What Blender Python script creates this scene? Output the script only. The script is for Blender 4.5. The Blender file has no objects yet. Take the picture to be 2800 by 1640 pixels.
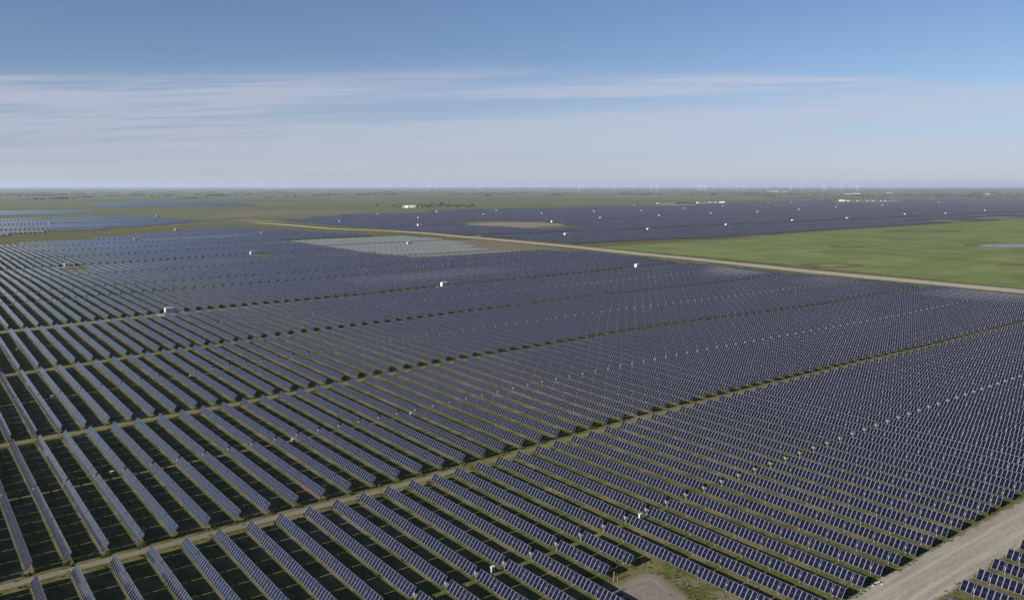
import bpy, bmesh, math, random
import numpy as np
from mathutils import Vector, Matrix, Euler
random.seed(7); RNG = np.random.default_rng(7)
R = math.radians
SC = bpy.context.scene
COL = SC.collection

# ------------------------------------------------------------------ camera, sky, sun, exposure
CAM_H = 70.0
HEADING = R(37.7)            # clockwise from +Y; the panel rows run along Y, the lanes along X
PITCH = math.atan(309 / 2181)
FPX = 2181.0                 # focal length in pixels of a 2800 px wide frame
cam = bpy.data.cameras.new('camera'); co = bpy.data.objects.new('camera', cam); COL.objects.link(co)
co.location = (0, 0, CAM_H)
co.rotation_euler = (math.pi / 2 - PITCH, 0, -HEADING)
cam.sensor_width = 36; cam.lens = FPX / 2800 * 36
cam.clip_start = 0.5; cam.clip_end = 200000
SC.camera = co

SUN_EL = R(24.5)             # the sun stands over -X, square to the rows
sun = bpy.data.lights.new('sun', 'SUN'); so = bpy.data.objects.new('sun', sun); COL.objects.link(so)
sun.energy = 5.0; sun.angle = R(0.5); sun.color = (1.0, 0.94, 0.86)
so.rotation_euler = Vector((-math.cos(SUN_EL), 0, math.sin(SUN_EL))).to_track_quat('Z', 'Y').to_euler()
so.location = (-100, 0, 200)

SC.view_settings.view_transform = 'Standard'; SC.view_settings.look = 'None'
SC.view_settings.gamma = 1; SC.view_settings.exposure = 0.82
SC.cycles.volume_bounces = 1
SC.cycles.max_bounces = 6
SC.cycles.caustics_reflective = False; SC.cycles.caustics_refractive = False
SC.cycles.sample_clamp_indirect = 2.0

def nodes_of(tree):
    n, l = tree.nodes, tree.links
    n.clear()
    return n, l
class NB:
    """tiny helper round a node tree"""
    def __init__(s, tree):
        s.t = tree; s.n, s.l = nodes_of(tree)
    def new(s, typ, **kw):
        nd = s.n.new(typ)
        for k, v in kw.items(): setattr(nd, k, v)
        return nd
    def put(s, sock, v):
        if isinstance(v, bpy.types.NodeSocket): s.l.new(v, sock)
        elif v is not None: sock.default_value = v
    def math(s, op, a, b=None, c=None, clamp=False):
        nd = s.new('ShaderNodeMath', operation=op, use_clamp=clamp)
        s.put(nd.inputs[0], a); s.put(nd.inputs[1], b)
        if c is not None: s.put(nd.inputs[2], c)
        return nd.outputs[0]
    def vmath(s, op, a, b=None):
        nd = s.new('ShaderNodeVectorMath', operation=op)
        s.put(nd.inputs[0], a); s.put(nd.inputs[1], b)
        return nd.outputs[1] if op == 'DOT_PRODUCT' else nd.outputs[0]
    def mix(s, f, a, b, mode='MIX'):
        nd = s.new('ShaderNodeMix', data_type='RGBA', blend_type=mode)
        s.put(nd.inputs[0], f); s.put(nd.inputs[6], a); s.put(nd.inputs[7], b)
        return nd.outputs[2]
    def ramp(s, v, a, b, lo=0.0, hi=1.0):
        nd = s.new('ShaderNodeMapRange', interpolation_type='SMOOTHSTEP')
        s.put(nd.inputs[0], v); nd.inputs[1].default_value = a; nd.inputs[2].default_value = b
        nd.inputs[3].default_value = lo; nd.inputs[4].default_value = hi
        return nd.outputs[0]
    def noise(s, vec, scale, detail=4, rough=0.55, dist=0.0):
        nd = s.new('ShaderNodeTexNoise')
        s.put(nd.inputs['Vector'], vec); nd.inputs['Scale'].default_value = scale
        nd.inputs['Detail'].default_value = detail; nd.inputs['Roughness'].default_value = rough
        nd.inputs['Distortion'].default_value = dist
        return nd.outputs[0]
    def comb(s, x, y, z=0.0):
        nd = s.new('ShaderNodeCombineXYZ')
        s.put(nd.inputs[0], x); s.put(nd.inputs[1], y); s.put(nd.inputs[2], z)
        return nd.outputs[0]
    def sep(s, v):
        nd = s.new('ShaderNodeSeparateXYZ'); s.put(nd.inputs[0], v)
        return nd.outputs

# --- world: Nishita sky with streaks of cirrus
world = bpy.data.worlds.new('World'); SC.world = world; world.use_nodes = True
w = NB(world.node_tree)
sky = w.new('ShaderNodeTexSky', sky_type='NISHITA')
sky.sun_disc = False; sky.sun_elevation = SUN_EL; sky.sun_rotation = R(270)
sky.altitude = 300; sky.air_density = 1.0; sky.dust_density = 0.1; sky.ozone_density = 3.5
SKY_S = 0.054; SEED1, SEED2 = 3.1, 1.7
tc = w.new('ShaderNodeTexCoord')
D = tc.outputs['Generated']
ch, sh = math.cos(HEADING), math.sin(HEADING)
el = w.sep(D)[2]
hh = w.math('ADD', w.math('MAXIMUM', el, 0.0), 0.05)
lat = w.math('DIVIDE', w.vmath('DOT_PRODUCT', D, (ch, -sh, 0)), hh)
dep = w.math('DIVIDE', w.vmath('DOT_PRODUCT', D, (sh, ch, 0)), hh)
P1 = w.comb(w.math('MULTIPLY', lat, 0.20), w.math('ADD', w.math('MULTIPLY', dep, 0.80), w.math('MULTIPLY', lat, 0.08)), SEED1)
P2 = w.comb(w.math('MULTIPLY', lat, 0.42), w.math('ADD', w.math('MULTIPLY', dep, 3.4), w.math('MULTIPLY', lat, 0.35)), SEED2)
P3 = w.comb(w.math('MULTIPLY', lat, 1.3), w.math('ADD', w.math('MULTIPLY', dep, 9.0), w.math('MULTIPLY', lat, 0.5)), 6.3)
n1 = w.noise(P1, 1.0, 4, 0.5, 0.5)
n2 = w.noise(P2, 1.0, 6, 0.62, 0.6)
n3 = w.noise(P3, 1.0, 5, 0.6, 0.4)
tx = w.math('DIVIDE', w.vmath('DOT_PRODUCT', D, (ch, -sh, 0)), w.math('MAXIMUM', w.vmath('DOT_PRODUCT', D, (sh, ch, 0)), .05))
el0 = w.math('DIVIDE', el, w.math('MAXIMUM', w.vmath('DOT_PRODUCT', D, (sh, ch, 0)), .3))
ty = w.math('ADD', el0, w.math('MULTIPLY', w.math('SUBTRACT', n2, .5), .022))
# banks of cirrus: (bearing tangent off the heading, elevation, half length, half height, slope, strength)
total = None
for cx, cy, hl, hh_, sl, amp in [(-.335, .114, .215, .019, .00, .70), (-.62, .112, .13, .009, -.03, .7), (-.60, .132, .10, .005, .0, .45), (.325, .1285, .150, .0055, -.012, 1.0), (.12, .1165, .17, .009, .03, .7),
                             (.12, .074, .34, .019, .050, .85), (.56, .100, .17, .017, .03, .65), (-.48, .074, .24, .020, .00, .60), (-.15, .052, .30, .014, .02, .5), (.45, .055, .3, .013, .0, .5), (-.08, .135, .14, .006, .01, .3),
                             (-.95, .09, .25, .03, .02, .6), (.95, .09, .25, .03, -.02, .6)]:
    gx = w.math('DIVIDE', w.math('SUBTRACT', tx, cx), hl)
    gy = w.math('DIVIDE', w.math('SUBTRACT', w.math('SUBTRACT', ty, cy), w.math('MULTIPLY', w.math('SUBTRACT', tx, cx), sl)), hh_)
    g = w.math('MULTIPLY', w.math('EXPONENT', w.math('MULTIPLY', w.math('ADD', w.math('MULTIPLY', gx, gx), w.math('MULTIPLY', gy, gy)), -1.0)), amp)
    total = g if total is None else w.math('ADD', total, g)
wisp = w.math('ADD', w.math('MULTIPLY', w.ramp(n2, 0.30, 0.66), .75), w.math('MULTIPLY', w.ramp(n3, 0.34, 0.64), .75))
streak = w.math('ADD', w.math('MULTIPLY', total, w.math('ADD', .38, w.math('MULTIPLY', wisp, 1.05))), w.math('MULTIPLY', w.math('MULTIPLY', w.ramp(n1, 0.42, 0.66), wisp), w.ramp(el0, .175, .085, 0, .40)))
veil = w.math('ADD', w.ramp(el, .14, .05, 0, .16), w.ramp(el, .062, .018, 0, .62))
cloud = w.math('ADD', w.math('MULTIPLY', streak, w.ramp(el, .0, .03, .6, .95)), veil, clamp=True)
lift = w.ramp(el, .02, .13)
blue = w.vmath('MULTIPLY', sky.outputs[0], w.mix(lift, (.70, .73, .94, 1), (.87, .85, .96, 1)))
white = w.vmath('ADD', w.vmath('MULTIPLY', blue, (.40, .40, .40)), (3.55, 3.6, 4.3))
skyc = w.mix(cloud, blue, white)
bg = w.new('ShaderNodeBackground'); w.put(bg.inputs[0], skyc); bg.inputs[1].default_value = SKY_S
wo = w.new('ShaderNodeOutputWorld'); w.l.new(bg.outputs[0], wo.inputs[0])

# ------------------------------------------------------------------ terrain
ZP = np.array([
 (17,257,-2.5),(70,257,-1.5),(115,257,-.5),(150,257,2.3),(180,257,3.6),(260,257,4),(321,257,3.3),(372,257,1),(440,257,.8),
 (20,209,-1.6),(120,209,-.5),(180,209,2.),(232,209,2.3),(273,209,2.2),(325,209,.5),(413,209,-.9),(500,209,.5),
 (26,160,.3),(70,160,-.9),(120,160,-1.1),(160,160,.6),(186,160,1.4),(220,160,1.5),(250,160,1.1),(286,160,.4),(366,160,-.7),(457,160,-.4),
 (95,100,-2.6),(90,85,-2.4),(134,112,.8),(167,112,.4),(206,112,.6),(253,112,.1),(323,112,-1),(50,120,-.6),
 (130,68,0),(150,66,0),(180,68,0),(30,100,0),(60,70,-1),(140,55,0),(180,58,0),
 (30,305,-2.2),(26,353,-1.9),(93,353,.9),(138,353,1.4),(186,353,1.7),(260,353,3),(350,353,3),
 (37,453,.3),(111,453,2.0),(200,453,1.8),(303,453,3),(390,453,3.3),(484,453,4.5),(540,453,4.8),
 (588,200,0),(588,340,1.6),(560,300,1.2),(540,380,2.2),(588,430,3.0),(588,600,3.4),(588,800,3.4),(588,1000,3.2),
 (50,597,1.5),(126,597,2.5),(236,600,3.0),(349,600,3.4),
 (67,785,0),(137,785,1),(277,785,3),(137,1135,0),(247,1130,0),(400,800,3.3),(450,1000,3),
 (30,30,0),(150,20,0),(300,30,0),(600,30,0),(-100,100,0),(-100,300,0),(-100,600,0),(-100,1000,0),
 (760,300,2.2),(760,430,3.2),(760,500,3),(760,700,2),(760,900,2),(900,700,0),(900,1000,0),(760,1200,0.5),(600,1300,1),(300,1400,0)], float)
def terrain(x, y):
    x = np.asarray(x, float); y = np.asarray(y, float)
    num = np.zeros(np.broadcast(x, y).shape); den = np.full(num.shape, 1 / 260.0 ** 3)
    for px, py, pz in ZP:
        wgt = 1 / ((x - px) ** 2 + (y - py) ** 2 + 42.0 ** 2) ** 1.5
        num += wgt * pz; den += wgt
    z = num / den
    r = np.hypot(x, y)
    far = np.clip((r - 14000) / 12000, 0, 1) ** 2
    z = z + far * (26 + 16 * np.sin(x / 3700 + 1.3) * np.sin(y / 4300 + .4) + 9 * np.sin(x / 1300 + y / 1700))
    return z
def tz(x, y): return float(terrain(x, y))
def at(u, v, h=0.0):
    """ground point seen at pixel (u, v) of the 2800 x 1640 frame"""
    d = (u - 1400) / FPX; e = (820 - v) / FPX
    fw = math.cos(PITCH) + e * math.sin(PITCH); up = -math.sin(PITCH) + e * math.cos(PITCH)
    X = fw * sh + d * ch; Y = fw * ch - d * sh
    z = 0.0
    for _ in range(12):
        t = (CAM_H - z) / (-up)
        z = 0.5 * z + 0.5 * (tz(X * t, Y * t) + h)
    return (X * t, Y * t)
def project(x, y, z):
    dx, dy, dz = x, y, z - CAM_H
    F = dx * sh + dy * ch; Rr = dx * ch - dy * sh
    zc = F * math.cos(PITCH) - dz * math.sin(PITCH); yc = F * math.sin(PITCH) + dz * math.cos(PITCH)
    zc = np.where(zc < 1, 1e-3, zc)
    return 1400 + FPX * Rr / zc, 820 - FPX * yc / zc, zc

# ------------------------------------------------------------------ mesh helpers
def tag(o, label=None, cat=None, group=None, kind=None):
    if label: o['label'] = label
    if cat: o['category'] = cat
    if group: o['group'] = group
    if kind: o['kind'] = kind
    return o
def link(name, me, parent=None):
    o = bpy.data.objects.new(name, me); COL.objects.link(o)
    if parent: o.parent = parent
    return o
def empty(name, loc, rot=(0, 0, 0)):
    o = bpy.data.objects.new(name, None); COL.objects.link(o)
    o.location = loc; o.rotation_euler = rot; o.empty_display_size = 0.5
    return o
def mesh_np(name, V, F, mats, midx=None, uv=None, smooth=False):
    """V (n,3), F (m,4) quads or (m,3) tris"""
    V = np.asarray(V, np.float32); F = np.asarray(F, np.int32)
    me = bpy.data.meshes.new(name)
    k = F.shape[1]
    me.vertices.add(len(V)); me.vertices.foreach_set('co', V.ravel())
    me.loops.add(F.size); me.loops.foreach_set('vertex_index', F.ravel())
    me.polygons.add(len(F)); me.polygons.foreach_set('loop_start', np.arange(0, F.size, k, dtype=np.int32))
    if midx is not None: me.polygons.foreach_set('material_index', np.asarray(midx, np.int32))
    me.polygons.foreach_set('use_smooth', np.full(len(F), bool(smooth)))
    if uv is not None:
        l = me.uv_layers.new(name='UVMap'); l.data.foreach_set('uv', np.asarray(uv, np.float32).ravel())
    me.update(calc_edges=True)
    for m in (mats if isinstance(mats, (list, tuple)) else [mats]): me.materials.append(m)
    return me
class MB:
    """collects boxes, tubes and sheets into one mesh"""
    def __init__(s): s.bm = bmesh.new()
    def box(s, c, d, rot=None, bevel=0.0, mi=0):
        m = Matrix.Translation(c)
        if rot is not None: m = m @ Euler(rot).to_matrix().to_4x4()
        m = m @ Matrix.Diagonal((d[0], d[1], d[2], 1))
        r = bmesh.ops.create_cube(s.bm, size=1, matrix=m)
        if bevel:
            es = {e for v in r['verts'] for e in v.link_edges}
            bv = bmesh.ops.bevel(s.bm, geom=list(es), offset=bevel, segments=2, affect='EDGES', profile=.7)
            fs = bv['faces']
        fs = {f for v in r['verts'] if v.is_valid for f in v.link_faces}
        for f in fs: f.material_index = mi
        return s
    def tube(s, a, b, r0, r1=None, seg=10, mi=0, caps=True):
        a = Vector(a); b = Vector(b); d = b - a
        q = d.to_track_quat('Z', 'Y').to_matrix().to_4x4()
        m = Matrix.Translation((a + b) / 2) @ q
        r = bmesh.ops.create_cone(s.bm, cap_ends=caps, segments=seg, radius1=r0, radius2=r0 if r1 is None else r1, depth=d.length, matrix=m)
        for v in r['verts']:
            for f in v.link_faces: f.material_index = mi
        return s
    def prism(s, pts, y0, y1, mi=0):
        """outline in (x,z) extruded along y"""
        a = [s.bm.verts.new((x, y0, z)) for x, z in pts]; b = [s.bm.verts.new((x, y1, z)) for x, z in pts]
        n = len(pts)
        fs = [s.bm.faces.new(a[::-1]), s.bm.faces.new(b)]
        for i in range(n): fs.append(s.bm.faces.new((a[i], a[(i + 1) % n], b[(i + 1) % n], b[i])))
        for f in fs: f.material_index = mi
        return s
    def mesh(s, name, mats):
        bmesh.ops.recalc_face_normals(s.bm, faces=s.bm.faces)
        me = bpy.data.meshes.new(name); s.bm.to_mesh(me); s.bm.free()
        for m in (mats if isinstance(mats, (list, tuple)) else [mats]): me.materials.append(m)
        return me
    def build(s, name, mats, parent=None): return link(name, s.mesh(name, mats), parent)

# ------------------------------------------------------------------ materials
def mat(name):
    m = bpy.data.materials.new(name); m.use_nodes = True
    b = NB(m.node_tree)
    p = b.new('ShaderNodeBsdfPrincipled'); o = b.new('ShaderNodeOutputMaterial'); b.l.new(p.outputs[0], o.inputs[0])
    return m, b, p
def simple(name, col, rough=0.5, metal=0.0, var=0.15, scale=3.0, spec=0.5):
    m, b, p = mat(name)
    tcn = b.new('ShaderNodeTexCoord')
    n = b.noise(tcn.outputs['Object'], scale, 4)
    f = b.math('ADD', 1 - var, b.math('MULTIPLY', n, 2 * var))
    c = b.vmath('SCALE', (col[0], col[1], col[2])); b.put(c.node.inputs[3], f)
    b.l.new(c, p.inputs['Base Color'])
    p.inputs['Roughness'].default_value = rough; p.inputs['Metallic'].default_value = metal
    p.inputs['Specular IOR Level'].default_value = spec
    return m
M_STEEL = simple('galvanised_steel', (.20, .21, .22), .65, .1, spec=.3)
M_ALU = simple('aluminium_frame', (.13, .135, .15), .5, .1, .08)
M_BACK = simple('panel_backsheet', (.145, .165, .18), .55, 0, .1)
M_DRIVE = simple('drive_housing', (.19, .20, .21), .5, 0, .1, 2)
M_WHITE = simple('white_paint', (.58, .59, .58), .45, 0, .08, 1.0)
M_OFFW = simple('grey_white_paint', (.38, .40, .41), .5, 0, .1, 1.5)
M_GREYM = simple('grey_paint', (.30, .32, .33), .5, 0, .12, 1.5)
M_DARK = simple('dark_louvre', (.06, .065, .07), .6, 0, .2)
M_CONC = simple('concrete', (.33, .32, .30), .85, 0, .15, 1.2)
M_BARK = simple('bark', (.09, .065, .045), .9, 0, .2, 2)
M_RED = simple('faded_red_paint', (.17, .085, .075), .6, 0, .15)
M_TURB = simple('turbine_white', (.72, .73, .74), .4, 0, .03, .1)
M_SHED = simple('dark_blue_sheet', (.035, .04, .06), .5, 0, .2, .2)

def panel_material(name):
    m, b, p = mat(name)
    uvn = b.new('ShaderNodeUVMap', uv_map='UVMap')
    s = b.sep(uvn.outputs[0]); u, v = s[0], s[1]
    fu = b.math('FRACT', u)
    du = b.math('ABSOLUTE', b.math('SUBTRACT', fu, 0.5))
    dv = b.math('ABSOLUTE', b.math('SUBTRACT', v, 0.5))
    frame = b.math('MAXIMUM', b.math('GREATER_THAN', du, 0.440), b.math('GREATER_THAN', dv, 0.485))
    mid = b.math('LESS_THAN', dv, 0.0075)
    cu = b.math('ABSOLUTE', b.math('SUBTRACT', b.math('FRACT', b.math('MULTIPLY', fu, 6.0)), 0.5))
    cv = b.math('ABSOLUTE', b.math('SUBTRACT', b.math('FRACT', b.math('MULTIPLY', v, 24.0)), 0.5))
    grid = b.math('MULTIPLY', b.math('MAXIMUM', b.math('GREATER_THAN', cu, 0.475), b.math('GREATER_THAN', cv, 0.455)), 0.10)
    line = b.math('MAXIMUM', b.math('MULTIPLY', mid, 0.55), grid)
    geo = b.new('ShaderNodeNewGeometry')
    ps = b.sep(geo.outputs['Position'])
    oi = b.new('ShaderNodeObjectInfo')
    cell = b.comb(b.math('FLOOR', b.math('MULTIPLY', ps[0], 0.156)), b.math('FLOOR', ps[1]), b.math('MULTIPLY', oi.outputs['Random'], 37.0))
    wn = b.new('ShaderNodeTexWhiteNoise', noise_dimensions='3D'); b.l.new(cell, wn.inputs['Vector'])
    wc = b.sep(wn.outputs['Color'])
    tint = b.mix(wc[0], (.0018, .0023, .0060, 1), (.0034, .0030, .0110, 1))
    tint = b.mix(b.math('GREATER_THAN', wc[1], 0.93), tint, (.0085, .0065, .0125, 1))
    big = b.noise(geo.outputs['Position'], 0.02, 3)
    tint = b.mix(b.ramp(big, .35, .7), tint, (.0040, .0034, .0115, 1))
    c = b.mix(line, tint, (.10, .105, .13, 1))
    c = b.mix(frame, c, (.140, .148, .182, 1))
    b.l.new(c, p.inputs['Base Color'])
    b.put(p.inputs['Roughness'], b.math('ADD', 0.09, b.math('MULTIPLY', frame, 0.35)))
    b.put(p.inputs['Metallic'], 0.0)
    p.inputs['IOR'].default_value = 1.55
    p.inputs['Sheen Weight'].default_value = 0.05; p.inputs['Sheen Roughness'].default_value = 0.35; p.inputs['Sheen Tint'].default_value = (.85, .9, 1, 1)   # film of dust
    return m
M_PANEL = panel_material('solar_glass')

def grass_colour(b, pos):
    """olive prairie grass with bare and reddish soil showing through"""
    fine = b.noise(pos, 1.3, 6, 0.65)
    medium = b.noise(pos, 0.16, 5, 0.6)
    broad = b.noise(pos, 0.021, 4, 0.55)
    g = b.mix(b.ramp(fine, .3, .7), (.040, .048, .011, 1), (.098, .100, .028, 1))
    g = b.mix(b.ramp(medium, .40, .72), g, (.140, .122, .056, 1))
    soil = b.mix(b.ramp(fine, .3, .72), (.105, .082, .056, 1), (.180, .148, .104, 1))
    g = b.mix(b.math('MULTIPLY', b.ramp(broad, .50, .68), b.ramp(medium, .42, .62)), g, soil)
    red = b.noise(b.vmath('MULTIPLY', pos, (.9, .12, .5)), 0.22, 3)
    g = b.mix(b.math('MULTIPLY', b.ramp(red, .66, .74), .75), g, (.18, .092, .060, 1))
    return g, fine, medium, broad
def ground_material():
    m, b, p = mat('prairie_ground')
    geo = b.new('ShaderNodeNewGeometry'); pos = geo.outputs['Position']
    g, fine, medium, broad = grass_colour(b, pos)
    # farther out: open farmland in large pale and green fields
    r = b.new('ShaderNodeVectorMath', operation='LENGTH'); b.l.new(pos, r.inputs[0]); r = r.outputs[1]
    vor = b.new('ShaderNodeTexVoronoi', feature='F1', distance='CHEBYCHEV'); b.l.new(b.vmath('MULTIPLY', pos, (1, .8, 1)), vor.inputs['Vector'])
    vor.inputs['Scale'].default_value = 0.0011
    vc = b.sep(vor.outputs['Color'])
    field = b.mix(vc[0], (.088, .100, .044, 1), (.140, .138, .074, 1))
    field = b.mix(b.math('GREATER_THAN', vc[1], .80), field, (.165, .145, .092, 1))
    wide = b.noise(b.vmath('MULTIPLY', pos, (1, 1, 0)), 0.0009, 6, .6)
    field = b.mix(b.ramp(wide, .35, .7), field, (.095, .112, .046, 1))
    patch = b.noise(pos, 0.012, 5, .65)
    field = b.mix(b.math('MULTIPLY', b.ramp(patch, .55, .75), .5), field, (.15, .13, .08, 1))
    c = b.mix(b.ramp(r, 1200, 2000), g, field)
    b.l.new(c, p.inputs['Base Color'])
    p.inputs['Roughness'].default_value = 0.95; p.inputs['Specular IOR Level'].default_value = 0.1
    bmp = b.new('ShaderNodeBump'); bmp.inputs['Strength'].default_value = .5; bmp.inputs['Distance'].default_value = .25
    b.l.new(fine, bmp.inputs['Height']); b.l.new(bmp.outputs[0], p.inputs['Normal'])
    return m
M_GROUND = ground_material()
def track_material(name, colA, colB, edge=0.72, soft=0.25, ruts=True, red=0.2):
    """dirt that gives way to the same grass at its ragged edge; u runs along, v from -1 to 1 across"""
    m, b, p = mat(name)
    geo = b.new('ShaderNodeNewGeometry'); pos = geo.outputs['Position']
    g, fine, medium, broad = grass_colour(b, pos)
    uvn = b.new('ShaderNodeUVMap', uv_map='UVMap'); s = b.sep(uvn.outputs[0]); u, v = s[0], s[1]
    av = b.math('ABSOLUTE', v)
    lng = b.noise(b.comb(b.math('MULTIPLY', u, 0.05), b.math('MULTIPLY', v, 5.0), 0), 1.0, 5, .6)
    d = b.mix(b.ramp(fine, .25, .75), colA + (1,), colB + (1,))
    d = b.mix(b.math('MULTIPLY', b.ramp(lng, .42, .7), .6), d, tuple(min(1, x * 1.25) for x in colB) + (1,))
    rn = b.noise(b.comb(b.math('MULTIPLY', u, 0.03), b.math('MULTIPLY', v, 1.2), 5), 1.0, 3)
    d = b.mix(b.math('MULTIPLY', b.ramp(rn, .5, .7), red * 2), d, (.21, .145, .110, 1))
    if ruts:
        rut = b.math('ABSOLUTE', b.math('SUBTRACT', av, 0.36))
        d = b.mix(b.ramp(rut, .14, .02, 0, .35), d, tuple(min(1, x * 1.35) for x in colB) + (1,))
    e = b.math('ADD', av, b.math('ADD', b.math('MULTIPLY', b.math('SUBTRACT', medium, .5), .7), b.math('MULTIPLY', b.math('SUBTRACT', fine, .5), .5)))
    c = b.mix(b.ramp(e, edge - soft, edge + soft * .6), d, g)
    b.l.new(c, p.inputs['Base Color']); p.inputs['Roughness'].default_value = .95; p.inputs['Specular IOR Level'].default_value = .1
    bmp = b.new('ShaderNodeBump'); bmp.inputs['Strength'].default_value = .4; bmp.inputs['Distance'].default_value = .15
    b.l.new(fine, bmp.inputs['Height']); b.l.new(bmp.outputs[0], p.inputs['Normal'])
    return m
M_TRACK = track_material('dirt_track', (.112, .100, .070), (.175, .155, .118), edge=.62, soft=.32, red=.15)
M_GRASSTRACK = track_material('grassy_track', (.095, .090, .042), (.142, .128, .068), edge=.6, soft=.45, red=.1)
M_ROAD = track_material('gravel_road', (.190, .170, .132), (.275, .250, .200), edge=.86, soft=.12, red=.2)
M_FARROAD = track_material('pale_gravel_road', (.225, .200, .150), (.305, .28, .215), edge=.74, soft=.25, red=.1)
M_CLEAR = track_material('bare_clearing', (.125, .112, .090), (.180, .162, .130), edge=.86, soft=.2, ruts=False, red=.05)
M_PADG = track_material('gravel_pad', (.16, .145, .09), (.24, .22, .15), edge=.95, soft=.2, ruts=False, red=.1)
def field_material(name, cols, streak_dir=(.02, .003), bare=.3):
    m, b, p = mat(name)
    geo = b.new('ShaderNodeNewGeometry'); pos = geo.outputs['Position']
    st = b.noise(b.vmath('MULTIPLY', pos, (streak_dir[0], streak_dir[1], 0)), 1.0, 5, .6, .6)
    fine = b.noise(pos, .35, 5, .65); mid = b.noise(pos, .02, 5, .6)
    s2 = b.noise(b.vmath('MULTIPLY', pos, (.0035, .055, 0)), 1.0, 4, .6, .9)
    st = b.math('ADD', b.math('MULTIPLY', st, .55), b.math('MULTIPLY', s2, .45))
    c = b.mix(b.ramp(st, .38, .62), cols[0] + (1,), cols[1] + (1,))
    c = b.mix(b.math('MULTIPLY', b.ramp(mid, .45, .7), .8), c, cols[2] + (1,))
    c = b.mix(b.math('MULTIPLY', b.ramp(fine, .35, .7), .35), c, cols[1] + (1,))
    b.l.new(c, p.inputs['Base Color']); p.inputs['Roughness'].default_value = .95; p.inputs['Specular IOR Level'].default_value = .1
    return m
M_GREEN = field_material('green_field', ((.080, .112, .032), (.132, .160, .050), (.185, .182, .080)))
M_TAN = field_material('tan_soil', ((.17, .145, .095), (.20, .175, .12), (.14, .125, .075)))
M_TANP = track_material('tan_patch', (.16, .14, .085), (.20, .178, .115), edge=.5, soft=.5, ruts=False, red=.02)
M_PATCH = track_material('soft_patch', (.11, .115, .05), (.14, .135, .07), edge=.55, soft=.5, ruts=False, red=.02)
M_PALE = field_material('pale_dry_grass', ((.115, .12, .06), (.145, .14, .075), (.095, .105, .05)))
M_GREYSOIL = field_material('grey_soil', ((.135, .145, .115), (.165, .165, .13), (.12, .13, .09)))
M_PINK = field_material('reddish_soil', ((.13, .115, .075), (.155, .125, .085), (.12, .115, .06)))
m_, b_, p_ = mat('pond_water'); p_.inputs['Base Color'].default_value = (.13, .13, .13, 1); p_.inputs['Roughness'].default_value = .25; p_.inputs['IOR'].default_value = 1.12
M_WATER = m_

# ------------------------------------------------------------------ ground sheet, tracks, fields
def axis(fine0, fine1, step, far):
    a = list(np.arange(fine0, fine1 + .1, step))
    s = step; x = fine1
    while x < far: s *= 1.22; x += s; a.append(x)
    s = step; x = fine0
    while x > -far: s *= 1.22; x -= s; a.insert(0, x)
    return np.array(a)
def sheet(name, X, Y, Z, material, parent=None, uv=None):
    n, m = X.shape
    V = np.stack([X, Y, Z], -1).reshape(-1, 3)
    i = np.arange(n * m).reshape(n, m)
    F = np.stack([i[:-1, :-1], i[:-1, 1:], i[1:, 1:], i[1:, :-1]], -1).reshape(-1, 4)
    a = V[F[0, 1]] - V[F[0, 0]]; c = V[F[0, 3]] - V[F[0, 0]]
    if np.cross(a, c)[2] < 0: F = F[:, ::-1]
    luv = None
    if uv is not None: luv = np.stack(uv, -1).reshape(-1, 2)[F.ravel()]
    return link(name, mesh_np(name, V, F, material, uv=luv, smooth=True), parent)
ax = axis(-120, 900, 8, 42000); ay = axis(-60, 1300, 8, 42000)
GX, GY = np.meshgrid(ax, ay, indexing='ij')
tag(sheet('ground', GX, GY, terrain(GX, GY), M_GROUND), kind='structure')
def strip(name, pts, width, material, off=0.05, step=4.0, across=4):
    """a track along a polyline of ground points"""
    pts = np.array(pts, float); out = []
    for a, c in zip(pts[:-1], pts[1:]):
        n = max(1, int(np.hypot(*(c - a)) / step))
        out += [a + (c - a) * k / n for k in range(n)]
    P = np.array(out + [pts[-1]])
    k = 9 if len(P) > 30 and len(pts) > 2 else 1
    if k > 1:
        pad = np.vstack([np.repeat(P[:1], k // 2, 0), P, np.repeat(P[-1:], k // 2, 0)])
        P = np.stack([np.convolve(pad[:, j], np.ones(k) / k, 'valid') for j in (0, 1)], -1)
    T = np.gradient(P, axis=0); T /= np.linalg.norm(T, axis=1)[:, None]
    N = np.stack([-T[:, 1], T[:, 0]], -1)
    L = np.concatenate([[0], np.cumsum(np.hypot(*np.diff(P, axis=0).T))])
    v = np.linspace(-1, 1, across + 1)
    X = P[:, :1] + N[:, :1] * v * width / 2; Y = P[:, 1:] + N[:, 1:] * v * width / 2
    U = np.repeat(L[:, None], across + 1, 1); W = np.repeat(v[None], len(P), 0)
    return tag(sheet(name, X, Y, terrain(X, Y) + off, material, uv=(U, W)), kind='structure')
def loft(name, A, B, material, n=40, m=12, off=0.04, kind='structure'):
    A = np.array(A, float); B = np.array(B, float)
    def res(P):
        L = np.concatenate([[0], np.cumsum(np.hypot(*np.diff(P, axis=0).T))]); t = np.linspace(0, L[-1], n)
        return np.stack([np.interp(t, L, P[:, 0]), np.interp(t, L, P[:, 1])], -1)
    a, c = res(A), res(B)
    w_ = np.linspace(0, 1, m)[None, :, None]
    G = a[:, None] * (1 - w_) + c[:, None] * w_
    X, Y = G[..., 0], G[..., 1]
    W = np.repeat(np.linspace(-1, 1, m)[None], n, 0); U = np.repeat(np.linspace(0, 40, n)[:, None], m, 1)
    return tag(sheet(name, X, Y, terrain(X, Y) + off, material, uv=(U, W)), kind='structure')
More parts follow.
